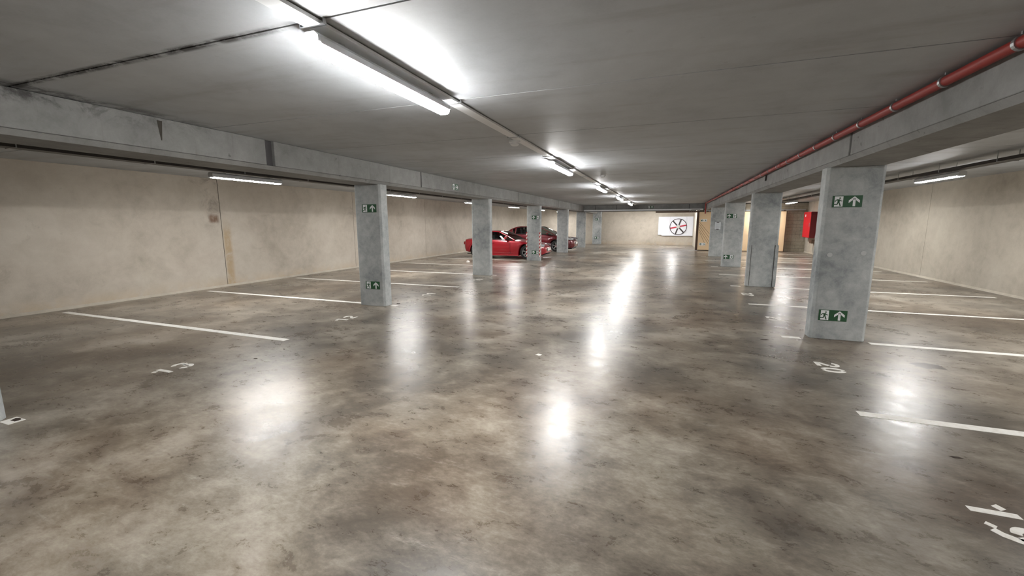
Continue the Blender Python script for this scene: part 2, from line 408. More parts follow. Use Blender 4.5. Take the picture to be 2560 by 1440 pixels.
# ------------------------------------------------------------------ beams
def beam(x0, x1, ya, yb, face, slots, label):
    """face: +1 when the lane side is x1, -1 when it is x0; slots: (y0,y1) open notches above the chamfer on the lane side"""
    t = thing('concrete_beam', (0, 0, 0)); tag(t, label, 'beam')
    c = 0.05
    xin = x1 - 0.06 if face > 0 else x0 + 0.06
    a, b = (x0, xin) if face > 0 else (xin, x1)
    MB().box(a, b, ya, yb, BEAMZ + c, CEIL - 0.002).build('core', M_RECESS if False else M_BEAM, t)
    MB().prism([(x0 + c * 0.8, BEAMZ), (x1 - c * 0.8, BEAMZ), (x1, BEAMZ + c), (x0, BEAMZ + c)], 'y', ya, yb).build('soffit', M_BEAM, t)
    es = [ya] + [v for s in slots for v in s] + [yb]
    for i in range(0, len(es), 2):
        p, q = (xin, x1) if face > 0 else (x0, xin)
        MB().box(p, q, es[i], es[i + 1], BEAMZ + c + 0.004, CEIL - 0.002).build('face_segment', M_BEAM, t, bevel=0.005, seg=1)
    for s in slots:
        p, q = (xin - 0.001, xin + 0.012) if face > 0 else (xin - 0.012, xin + 0.001)
        MB().box(p, q, s[0], s[1], BEAMZ + c, CEIL - 0.003).build('notch_back', M_RECESS, t)
    return t
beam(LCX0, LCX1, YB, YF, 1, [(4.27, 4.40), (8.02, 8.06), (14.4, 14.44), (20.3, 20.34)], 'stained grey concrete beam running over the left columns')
beam(RCX0, RCX1, YB, 27.0, -1, [(6.07, 6.13), (12.9, 12.94), (20.0, 20.04)], 'grey concrete beam carrying the red pipe over the right columns')
t = thing('concrete_beam'); tag(t, 'grey concrete beam crossing the driving lane at the far end', 'beam')
MB().box(LCX1 + 0.01, RCX0 + 0.05, 26.9, 27.3, 2.40, CEIL - 0.003).build('core', M_BEAM, t, bevel=0.01)
for x in (-4.3, -3.0, 1.15): MB().box(x - 0.015, x + 0.015, 26.893, 26.91, 2.42, CEIL - 0.01).build('joint_strip', M_RECESS, t)
# dark drip stain streak on the left beam
MB().prism([(3.005, CEIL - 0.03), (3.026, 2.47), (3.034, 2.47), (3.055, CEIL - 0.03)], 'x', LCX1 + 0.0005, LCX1 + 0.0022).build('drip_stain', M_JOINT, [o for o in bpy.data.objects if o.name == 'concrete_beam'][0])
MB().prism([(10.50, 2.60), (10.52, 2.50), (10.56, 2.49), (10.57, 2.61)], 'x', RCX0 - 0.03, RCX0 - 0.0005).build('anchor_stub', M_DARKMETAL, bpy.data.objects['concrete_beam.001'])

# ------------------------------------------------------------------ luminaires and cable trays
def lamp_proto(LLEN, prof, hous, caps):
    t = thing('tube_lamp')
    # profiles across the lamp (x, z)
    n = len(prof); vs = []; fs = []
    st = [(0.0, 0.62), (0.012, 0.92), (0.03, 1.0), (LLEN - 0.03, 1.0), (LLEN - 0.012, 0.92), (LLEN, 0.62)]; zt = max(z for x, z in prof)
    for y, f in st: vs += [(x * f, y, zt + (z - zt) * f) for x, z in prof]
    for i in range(len(st) - 1):
        for j in range(n): fs.append((i * n + j, i * n + (j + 1) % n, (i + 1) * n + (j + 1) % n, (i + 1) * n + j))
    fs += [tuple(range(n)), tuple(range(len(vs) - n, len(vs)))]
    MB().add(vs, fs).build('diffuser', M_LAMP, t, smooth=True)
    MB().prism(hous, 'y', 0.03 if len(prof) > 6 else 0.0, LLEN - (0.03 if len(prof) > 6 else 0.0)).build('housing', M_HOUSING, t)
    em = MB().prism(caps, 'y', 0, 0.02).mesh('end_cap', M_HOUSING)
    ec = 0.012 if len(prof) > 6 else -0.015
    put('end_cap', em, t, (0, ec, 0)); put('end_cap', em, t, (0, LLEN - ec - 0.02, 0))
    cm = MB().box(-0.05, 0.05, -0.012, 0.012, 0.006, 0.014).mesh('clip', M_GALV)
    for f in (0.2, 0.5, 0.8): put('clip', cm, t, (0, f * LLEN, 0))
    hm = MB().box(-0.012, 0.012, -0.02, 0.02, 0.03, 0.0535).mesh('bracket', M_GALV)
    for y in (0.25, LLEN - 0.25): put('bracket', hm, t, (0, y, 0))
    return t
# lane lamps have a deep round cover, the lamps over the stalls a shallow one set in a deeper housing
proto = lamp_proto(1.52, [(-0.052, -0.020), (-0.053, -0.034), (-0.046, -0.053), (-0.030, -0.064), (0.030, -0.064), (0.046, -0.053), (0.053, -0.034), (0.052, -0.020)],
    [(-0.060, -0.028), (0.060, -0.028), (0.060, 0.006), (0.03, 0.034), (-0.03, 0.034), (-0.060, 0.006)], [(-0.058, -0.022), (0.058, -0.022), (0.058, 0.008), (0.03, 0.033), (-0.03, 0.033), (-0.058, 0.008)])
protob = lamp_proto(1.42, [(-0.055, -0.046), (-0.055, -0.054), (-0.045, -0.064), (0.045, -0.064), (0.055, -0.054), (0.055, -0.046)],
    [(-0.058, -0.050), (0.058, -0.050), (0.058, 0.010), (0.03, 0.034), (-0.03, 0.034), (-0.058, 0.010)], [(-0.060, -0.056), (0.060, -0.056), (0.060, 0.012), (0.03, 0.036), (-0.03, 0.036), (-0.060, 0.012)])
ALX, ALZ = -1.90, 2.611
LLX, LLZ = -7.70, 2.475
RLX, RLZ = 4.88, 2.475
A0 = 1.93; lamps = []
posA = ['large bright tube lamp nearest to the viewer above the driving lane', 'second tube lamp along the driving lane', 'third tube lamp along the driving lane',
        'fourth tube lamp along the driving lane', 'fifth and farthest tube lamp in view along the driving lane', 'tube lamp hidden behind the crossing beam before the far wall']
for i, lab in enumerate(posA): lamps.append((ALX, A0 + 5.16 * i + (2.3 if i == 5 else 0), ALZ if i < 5 else 2.639, lab, 'lamps over the driving lane'))
for i, lab in enumerate(['long tube lamp over stall 12 above the left wall', 'tube lamp over the left stalls just right of the first signed column',
        'tube lamp left of the column before the bright red car', 'tube lamp over the bright red car', 'tube lamp over the dark red car', 'tube lamp over the last left stall']):
    lamps.append((LLX, 5.34 + 5.06 * i, LLZ, lab, 'lamps over the left stalls'))
for i, lab in enumerate(['tube lamp over the right stalls near the large signed column', 'tube lamp hidden behind the large signed column on the right',
        'small tube lamp above the red hose cabinet', 'added tube lamp brightening the tan door, hidden behind the column with dark guards']):  # last lamp is added out of view to brighten door and block wall
    lamps.append((RLX, 9.95 + 5.15 * i, RLZ, lab, 'lamps over the right stalls'))
lamps.append((0.4, 29.4, 2.639, 'unseen tube lamp added in the far passage to brighten the fan panel', 'lamps over the driving lane'))  # unseen lamp added so the fan panel comes out bright
lamps += [(ALX, A0 - 5.16, ALZ, 'tube lamp over the lane behind the viewer', 'lamps over the driving lane'),
          (RLX, 4.80, RLZ, 'tube lamp over the right stall beyond the picture edge', 'lamps over the right stalls'),
          (RLX, -0.35, RLZ, 'tube lamp over the right stall behind the viewer', 'lamps over the right stalls')]
for i, (x, y, z, lab, g) in enumerate(lamps):
    lane = 'lane' in g; o = proto if i == 0 else protob if i == 6 else copy_tree(proto if lane else protob)
    o.location = (x, y, z); tag(o, lab, 'lamp', g)

def tray(name, x, ya, yb, z, w, h, label, rods, step, mat=None):
    mat = mat or M_GALV
    t = thing(name, (x, ya, z)); tag(t, label, 'cable tray')
    L = yb - ya; q = 0.003; hw = w / 2
    MB().prism([(-hw, 0), (hw, 0), (hw, h), (hw - q, h), (hw - q, q), (-hw + q, q), (-hw + q, h), (-hw, h)], 'y', 0, L).build('channel', mat, t)
    MB().tube([(-w * 0.2, 0, 0.012), (-w * 0.2, L, 0.012)], 0.007, 8).build('cable', M_BLACK, t)
    MB().tube([(w * 0.1, 0, 0.010), (w * 0.1, L, 0.010)], 0.006, 8).build('cable', M_BLACK, t)
    g = 0.028; r = 0.006 if rods else 0.005; H = CEIL - z - 0.0005
    me = MB().prism([(-hw - g, -0.006), (hw + g, -0.006), (hw + g, H), (hw + g - r, H), (hw + g - r, 0), (-hw - g + r, 0), (-hw - g + r, H), (-hw - g, H)], 'y', -0.006 if rods else -0.012, 0.006 if rods else 0.012).mesh('hanger', M_GALV)
    y = 0.4
    while y < L: put('hanger', me, t, (0, y, 0)); y += step
    return t
tray('cable_tray', ALX + 0.02, YB + 0.5, 26.85, 2.672, 0.11, 0.02, 'slim pale cable tray along the ceiling above the lane lamps', False, 1.61, M_WHITEPL)
tray('cable_tray', LLX, YB + 0.5, 32.9, 2.535, 0.20, 0.05, 'cable tray above the lamps of the left stalls, coloured dark for its unlit underside', True, 1.5, M_DARKMETAL)  # dark metal puts the shade of the tray underside into its colour
tray('cable_tray', RLX, YB + 0.5, 26.9, 2.535, 0.20, 0.05, 'cable tray above the lamps of the right stalls, coloured dark for its unlit underside', True, 1.5, M_DARKMETAL)  # underside shade set by the dark colour here too
# bright tray and pipes crossing under the far beam
t = thing('cable_tray', (0, 26.75, 2.33)); tag(t, 'shiny tray with pipes crossing the lane under the far beam', 'cable tray')
MB().prism([(-0.02, -0.012), (0.14, -0.012), (0.14, 0.08), (0.135, 0.08), (0.135, -0.006), (-0.015, -0.006), (-0.015, 0.08), (-0.02, 0.08)], 'x', -5.0, 1.9).build('channel', plain('bright_galvanised', srgb(236, 238, 240), 0.35, 0.0, scale=8), t)
MB().tube([(-5.4, -0.05, -0.02), (1.5, -0.05, -0.02)], 0.018, 10).build('pipe', M_DARKMETAL, t)
for i in range(5): MB().tube([(1.15 + i * 0.1, -0.06, -0.06), (1.33 + i * 0.1, -0.06, 0.05)], 0.016, 8).build('pipe_bend', M_GALV, t)
for x in (-4.5, -2.5, -0.5, 1.2): MB().box(x - 0.01, x + 0.01, 0.02, 0.10, 0.0, 0.08).build('hanger', M_GALV, t)

# red sprinkler pipe along the right beam
t = thing('sprinkler_pipe', (1.885, 0, 2.637)); tag(t, 'red painted pipe clamped along the right beam under the ceiling', 'pipe')
MB().tube([(0, YB, 0), (0, 24.9, 0)], 0.036, 16).build('pipe', M_REDPIPE, t, smooth=True)
MB().tube([(0, 24.85, 0), (0, 24.95, -0.01), (0, 25.0, -0.06), (0, 25.0, -0.55)], 0.036, 14).build('drop', M_REDPIPE, t, smooth=True)
MB().lathe([(0.0, 0.0), (0.045, 0.0), (0.045, 0.06), (0.0, 0.06)], (0, 24.80, 0), (0, 1, 0), 16).build('coupling', M_REDPIPE, t)
cl = MB().lathe([(0.036, -0.014), (0.044, -0.014), (0.044, 0.014), (0.036, 0.014)], (0, 0, 0), (0, 1, 0), 16).box(-0.007, 0.007, -0.007, 0.007, 0.045, 0.0625).box(0.045, 0.0645, -0.007, 0.007, -0.007, 0.007).mesh('clamp', M_GALV)
y = 4.21 - 0.72 * 13
while y < 24.6: put('clamp', cl, t, (0, y, 0)); y += 0.72
me = MB().lathe([(0.0, -0.035), (0.042, -0.035), (0.042, 0.035), (0.0, 0.035)], (0, 0, 0), (0, 1, 0), 14).mesh('coupling', M_REDPIPE)
for y in (3.0, 9.0, 15.0, 21.0): put('coupling', me, t, (0, y, 0))

# ceiling detectors
def detector(x, y, z, r, lab):
    t = thing('smoke_detector', (x, y, z)); tag(t, lab, 'smoke detector')
    MB().lathe([(0, 0), (r, 0), (r, -0.022), (r * 0.9, -0.026), (0, -0.026)], (0, 0, 0), (0, 0, 1), 28).build('base', M_WHITEPL, t)
    MB().lathe([(r * 0.78, -0.026), (r * 0.78, -0.045), (r * 0.5, -0.062), (0, -0.064)], (0, 0, 0), (0, 0, 1), 28).build('sensor_head', M_WHITEPL, t, smooth=True)
detector(-1.95, 5.40, 2.672, 0.075, 'white round detector on the tray after the nearest lamp')
detector(-1.47, 10.1, CEIL, 0.065, 'small white detector on the ceiling right of the lamps')

# ------------------------------------------------------------------ painted lines and numbers
def pline(segs, y, lab):
    if len(segs) == 1:
        a, b = segs[0]; o = MB().box(a, b, y - 0.05, y + 0.05, 0, 0.002).build('parking_line', M_PAINT)
    else:
        o = thing('parking_line', (0, 0, 0))
        for a, b in segs: MB().box(a, b, y - 0.05, y + 0.05, 0, 0.002).build('stretch', M_PAINT, o)
    tag(o, 'white painted ' + lab, 'line', 'white stall lines')
LAB_L = ['line end at the foot of the column on the left picture edge', 'floor line above the number 13, nearest complete line at the left', 'line running into the first signed left column',
         'line just behind the first signed left column', 'line ending at the plain left column', 'line one stall before the bright red coupe', 'line along the near side of the bright red coupe']
for i, lab in enumerate(LAB_L):
    y = STALL[i]; xa = -10.27 if i < 6 else -10.0
    segs = [(xa, -4.88)]
    if i in (2, 4, 6): segs = [(xa, LCX0 - 0.01), (LCX1 + 0.02, -4.90)]
    if i == 0: segs = [(LCX1 + 0.02, -4.90)]
    pline(segs, y, lab)
LAB_R = ['line at the right picture edge, nearest complete line at the right', 'line broken by the large signed right column', 'line just behind the large signed right column', 'line running into the right column with dark guards',
         'line between the guarded column and the arrow first signs', 'line beside the column with arrow first signs', 'far line just behind the arrow first signs', 'far line at the notice board column', 'farthest line before the tan door']
for i, lab in enumerate(LAB_R):
    y = STALL[i + 1] - 0.04; segs = [(1.60, 6.70)]
    if i in (1, 3, 5, 7): segs = [(1.60, RCX0 - 0.12), (RCX1 + 0.03, 6.70)]
    pline(segs, y, lab)

def arc(cx, cy, rx, ry, a0, a1, n=10): return [(cx + rx * math.cos(math.radians(a0 + (a1 - a0) * i / n)), cy + ry * math.sin(math.radians(a0 + (a1 - a0) * i / n))) for i in range(n + 1)]
DIG = {  # strokes in a box 0.62 wide, 1 high, stencilled
    '0': [arc(0.31, 0.5, 0.24, 0.43, 100, 260), arc(0.31, 0.5, 0.24, 0.43, -80, 80)],
    '1': [[(0.36, 0.0), (0.36, 1.0)], [(0.02, 0.70), (0.18, 0.80)]],
    '2': [arc(0.31, 0.70, 0.24, 0.24, 165, -35, 12), [(0.48, 0.52), (0.10, 0.16)], [(0.04, 0.08), (0.60, 0.08)]],
    '3': [arc(0.29, 0.73, 0.23, 0.21, 160, 20, 8), arc(0.29, 0.73, 0.23, 0.21, 5, -80, 7), arc(0.29, 0.28, 0.25, 0.22, 85, -85, 10), arc(0.29, 0.28, 0.25, 0.22, -100, -165, 6)],
    '9': [arc(0.31, 0.70, 0.23, 0.23, -75, 75), arc(0.31, 0.70, 0.23, 0.23, 100, 260), [(0.54, 0.64), (0.50, 0.36), (0.38, 0.16), (0.24, 0.06)], [(0.04, 0.16), (0.14, 0.07)]],
}
def stroke(m, pts, w, T, z):
    n = len(pts); L = []; R = []
    for i in range(n):
        a = Vector(pts[max(i - 1, 0)]); b = Vector(pts[min(i + 1, n - 1)]); d = (b - a).normalized(); p = Vector(pts[i]); q = Vector((-d.y, d.x)) * w / 2
        L.append(p + q); R.append(p - q)
    vs = [(*T(p), zz) for zz in (0, z) for p in L + R]; N = 2 * n; fs = []
    for i in range(n - 1):
        fs += [(N + i, N + n + i, N + n + i + 1, N + i + 1), (i, i + 1, N + i + 1, N + i), (n + i, N + n + i, N + n + i + 1, n + i + 1)]
    fs += [(0, N, N + n, n), (n - 1, 2 * n - 1, N + 2 * n - 1, N + n - 1)]
    m.add(vs, fs)
def number(txt, base, y0, side, lab):
    """side -1: read facing -x (up = -x, right = +y); +1: read facing +x (up = +x, right = -y)"""
    t = thing('stall_number', (base, y0, 0)); tag(t, lab, 'number', 'stencilled stall numbers')
    H = 0.22
    for i, c in enumerate(txt):
        off = i * 0.20
        def T(p):
            u = p[0] * 0.245 + off; v = p[1] * H
            return (-v, u) if side < 0 else (v, -u)
        m = MB()
        for s in DIG[c]: stroke(m, s, 0.16 if c != '1' else 0.155, T, 0.002) if False else stroke(m, s, 0.19, T, 0.002)
        m.build('digit', M_PAINT, t)
number('13', -5.0, 2.71, -1, 'white stencilled number 13 on the floor at the left')
number('12', -4.95, 5.36, -1, 'white stencilled number 12 before the first signed left column')
number('11', -4.91, 7.95, -1, 'white stencilled number 11 behind the first signed left column')
number('10', -4.90, 10.6, -1, 'white stencilled number 10 before the plain left column')
number('19', 1.68, 2.99, 1, 'white stencilled number 19 at the lower right picture edge')
number('20', 1.68, 5.60, 1, 'white stencilled number 20 before the large signed right column')
number('21', 1.67, 8.14, 1, 'white stencilled number 21 left of the large signed right column')
number('22', 1.67, 10.75, 1, 'white stencilled number 22 before the column with dark guards')

# ------------------------------------------------------------------ exit signs
def disc(cx, cy, r, n=16): return [(cx + r * math.cos(2 * math.pi * i / n), cy + r * math.sin(2 * math.pi * i / n)) for i in range(n)]
def limb(pts, w):
    out = []
    for (a, b) in zip(pts[:-1], pts[1:]):
        A, B = Vector(a), Vector(b); d = (B - A).normalized(); q = Vector((-d.y, d.x)) * w / 2; e = d * w * 0.3
        out.append([tuple(A - q - e), tuple(B - q + e), tuple(B + q + e), tuple(A + q - e)])
    return out
MAN = [disc(0.080, 0.118, 0.0095)] + [[(0.052, 0.098), (0.072, 0.104), (0.084, 0.098), (0.078, 0.062), (0.058, 0.060)]] + \
      limb([(0.058, 0.100), (0.042, 0.094), (0.030, 0.076)], 0.010) + limb([(0.078, 0.098), (0.092, 0.082), (0.106, 0.080)], 0.009) + \
      limb([(0.062, 0.064), (0.054, 0.038), (0.014, 0.036)], 0.012) + limb([(0.072, 0.064), (0.082, 0.040), (0.090, 0.018)], 0.013)
def ARROW(ang, cx, cy):
    pts = [[(0.0, 0.062), (0.060, 0.010), (0.060, -0.024), (0.016, 0.014), (0.016, -0.064), (-0.016, -0.064), (-0.016, 0.014), (-0.060, -0.024), (-0.060, 0.010)]]
    c, s = math.cos(ang), math.sin(ang)
    # split into convex pieces: shaft and two wings
    pc = [[(-0.014, -0.064), (0.014, -0.064), (0.014, 0.035), (-0.014, 0.035)], [(0.0, 0.064), (-0.060, 0.012), (-0.060, -0.022), (0.0, 0.030)], [(0.0, 0.064), (0.0, 0.030), (0.060, -0.022), (0.060, 0.012)]]
    return [[(cx + c * x - s * y, cy + s * x + c * y) for x, y in p] for p in pc]
def exit_sign(loc, rz, arrow_first, ang, lab, white=False, scale=1.0):
    """faces local -y; x to the right, z up; origin is the lower left corner"""
    t = thing('exit_sign', loc, rz); t.scale = (scale,) * 3; tag(t, lab, 'exit sign', 'green escape route signs')
    Wd, Hh = 0.325, 0.150
    MB().box(0, Wd, -0.004, 0, 0, Hh).build('plate', M_SIGNW if white else M_GREEN, t)
    man_x = 0.19 if arrow_first else 0.0
    fl = (lambda p: (0.135 - p[0] + man_x, p[1])) if arrow_first else (lambda p: (p[0] + man_x, p[1]))
    def flat(name, polys, y, mat):
        m = MB()
        for p in polys:
            q = [fl2(v) for v in p]; n = len(q); m.add([(a, y, b) for a, b in q], [tuple(range(n))])
        return m.build(name, mat, t)
    fl2 = fl
    flat('doorway', [[(0.022, 0.008), (0.116, 0.008), (0.116, 0.142), (0.022, 0.142)]], -0.0046, M_SIGNW)
    flat('running_figure', MAN, -0.0052, M_GREEN)
    fl2 = lambda p: p
    flat('arrow', ARROW(ang, 0.075 if arrow_first else 0.238, 0.075), -0.0046, M_GREEN if white else M_SIGNW)
    return t
e = 0.0005
exit_sign((2.04, RCOL[1] - e, 1.80), 0, False, 0, 'upper green exit sign on the large right column')
exit_sign((2.03, RCOL[1] - e, 0.265), 0, False, 0, 'lower green exit sign on the large right column')
exit_sign((-5.475, LCOL[1] - e, 1.805), 0, False, 0, 'upper green exit sign on the first signed left column')
exit_sign((-5.485, LCOL[1] - e, 0.335), 0, False, 0, 'lower green exit sign on the first signed left column')
exit_sign((-5.42, LCOL[3] - e, 1.76), 0, True, 0, 'upper arrow first exit sign on the column with striped guards')
exit_sign((-5.42, LCOL[3] - e, 0.285), 0, True, 0, 'lower arrow first exit sign on the column with striped guards')
exit_sign((2.01, RCOL[3] - e, 1.765), 0, True, 0, 'upper arrow first exit sign on the fourth right column')
exit_sign((2.00, RCOL[3] - e, 0.285), 0, True, 0, 'lower arrow first exit sign on the fourth right column')
exit_sign((LCX1 + e, 9.44, 2.425), math.pi / 2, False, -math.pi / 2, 'green exit sign on the side of the left beam')
exit_sign((-1.16, 26.9 - e, 2.46), 0, False, 0, 'green exit sign on the beam crossing the far end')
exit_sign((1.80, 26.675 - e, 1.66), 0, True, math.pi / 2, 'upper pale exit sign on the tan sliding door', white=True)
exit_sign((1.80, 26.675 - e, 0.30), 0, True, math.pi / 2, 'lower pale exit sign on the tan sliding door', white=True)
exit_sign((-5.22, 32.6 - e, 1.80), 0, True, 0, 'upper tiny exit sign on the pier by the far wall')
exit_sign((-5.22, 32.6 - e, 0.40), 0, True, 0, 'lower tiny exit sign on the pier by the far wall')

# notice board on the fifth right column
t = thing('notice_board', (2.13, RCOL[4] - 0.001, 1.29)); tag(t, 'pale notice board with dark clips on the farthest right column', 'notice board')
MB().box(0, 0.25, -0.012, 0, 0, 0.34).build('sheet', M_NOTICE, t)
for z in (0.005, 0.335): MB().box(0.07, 0.18, -0.02, -0.010, z - 0.015, z + 0.015).build('clip', M_DARKMETAL, t)
me = MB().box(0.03, 0.22, -0.0128, -0.0119, 0, 0.008).mesh('text_line', plain('print_grey', srgb(150, 156, 160), 0.7))
for i in range(8): put('text_line', me, t, (0, 0, 0.06 + i * 0.028))

# ------------------------------------------------------------------ far right: sliding door, frame, cabinet
t = thing('sliding_door', (1.71, 26.68, 0.02)); tag(t, 'wide tan sliding fire door before the block wall', 'door')
for i, (a, b) in enumerate(((0, 1.07), (1.075, 2.145), (2.15, 3.22), (3.225, 4.32))):
    MB().box(a, b, 0, 0.07, 0, 2.19).build('leaf', M_TAN, t, bevel=0.004, seg=1)
MB().box(4.32, 4.36, -0.005, 0.075, 0, 2.19).build('edge_strip', M_BROWN, t)
MB().box(0, 4.32, -0.003, 0.0, 0.0, 0.02).build('bottom_seal', M_BROWN, t)
for (x0, z0, x1, z1) in ((0.03, 1.62, 0.60, 0.94), (0.03, 1.50, 0.60, 0.72), (0.03, 1.36, 0.60, 0.50), (0.06, 1.06, 0.42, 0.30), (0.03, 1.20, 0.55, 0.40)):
    A, B = Vector((x0, z0)), Vector((x1, z1)); d = (B - A).normalized(); q = Vector((-d.y, d.x)) * 0.013
    MB().prism([tuple(A - q), tuple(B - q), tuple(B + q), tuple(A + q)], 'y', -0.004, 0.0).build('diagonal_stripe', M_TANSTRIPE, t)  # thin stripes in a darker tan, laid diagonally on the first leaf
MB().box(0.60, 0.68, -0.05, 0.0, 1.25, 1.45).build('handle', M_BROWN, t, bevel=0.01)
t = thing('door_rail', (1.0, 26.68, 2.25)); tag(t, 'steel rail above the tan sliding door', 'rail')
MB().box(0.95, 5.9, 0, 0.06, 0, 0.07).build('rail', M_GALV, t)
for x in (0.8, 1.6, 2.6, 3.6, 4.6): MB().box(x + 0.3, x + 0.38, -0.01, 0.07, -0.04, 0.03).build('roller_hanger', M_BROWN, t)
t = thing('door_frame', (1.60, 26.82, 0)); tag(t, 'dark brown steel frame at the far passage opening', 'door frame')
MB().box(0, 0.12, 0, 0.2, 0, 2.30).build('post', M_BROWN, t)
MB().box(-2.3, 0.0, 0.05, 0.2, 2.20, 2.29).build('lintel', M_BROWN, t)
MB().box(-1.0, 0.12, -0.12, -0.04, 0.0, 0.012).build('threshold', M_WHITEPL, t)
MB().box(-0.012, -0.002, 0.05, 0.16, 1.45, 1.76).build('white_plate', M_SIGNW, t)

# fan panel on the far wall
t = thing('wall_fan', (-0.62, YF - 0.02, 0.72)); tag(t, 'white panel with a six bladed round fan on the far wall', 'fan')
for a, b in ((0, 0.78), (0.786, 1.92), (1.926, 2.36)): MB().box(a, b, -0.06, 0, 0, 1.33).build('sheet', M_WHITEPANEL, t, bevel=0.004, seg=1)
MB().box(0.25, 2.36, -0.09, -0.0, -0.05, -0.002).build('ledge', M_WHITEPANEL, t)
cx, cz, fr = 1.37, 0.60, 0.575
MB().lathe([(fr - 0.028, 0.0), (fr + 0.014, 0.0), (fr + 0.014, 0.035), (fr - 0.028, 0.035), (fr - 0.028, 0.0)], (cx, -0.060, cz), (0, -1, 0), 48).build('ring', M_FANDARK, t)
MB().lathe([(0, 0.0), (0.13, 0.0), (0.13, 0.05), (0.10, 0.07), (0, 0.07)], (cx, -0.060, cz), (0, -1, 0), 28).build('hub', M_FANHUB, t)
for i in range(6):
    a = math.radians(12 + 60 * i); d = Vector((math.cos(a), math.sin(a))); q = Vector((-d.y, d.x)) * 0.058
    c = Vector((cx, cz)); A, B = c + d * 0.12, c + d * (fr - 0.02)
    MB().prism([tuple(A - q * 0.8), tuple(B - q * 0.8), tuple(B + q * 0.8), tuple(A + q * 0.8)], 'y', -0.088, -0.072).build('blade', M_FANRED if i in (0, 3) else M_FANDARK, t)

# red hose cabinet on the right wall
t = thing('hose_cabinet', (XR - 0.011, 25.35, 0.83)); tag(t, 'red fire hose cabinet on the right wall near the block wall', 'cabinet')
MB().box(-0.26, 0, 0, 1.15, 0, 1.32).build('body', M_REDCAB, t, bevel=0.008)
d_ = MB().box(-0.285, -0.262, 0.01, 1.14, 0.02, 1.30).build('door', M_REDCAB, t, bevel=0.004)
MB().box(-0.262, -0.0, -0.006, 0.0, 0.01, 1.31).build('side_panel', plain('deep_red_panel', srgb(104, 6, 22), 0.4), t)
MB().box(-0.30, -0.285, 0.08, 0.12, 0.55, 0.75).build('latch', M_GALV, d_)
MB().prism(disc(0.85, 1.13, 0.07), 'x', -0.2875, -0.284).build('emblem', M_SIGNW, d_)
t = thing('junction_box', (XR - 0.011, 25.30, 0.55)); tag(t, 'small brown junction box below the red hose cabinet', 'box')
MB().box(-0.16, 0, 0, 0.35, 0, 0.20).build('body', M_BROWN, t, bevel=0.006)
MB().tube([(-0.03, 0.17, 0.0), (-0.03, 0.17, -0.549)], 0.012, 8).build('conduit', M_GALV, t)
MB().tube([(-0.03, 0.02, 0.2), (-0.03, -0.06, 0.5), (-0.03, -0.06, 2.1)], 0.012, 8).build('conduit', M_GALV, t)

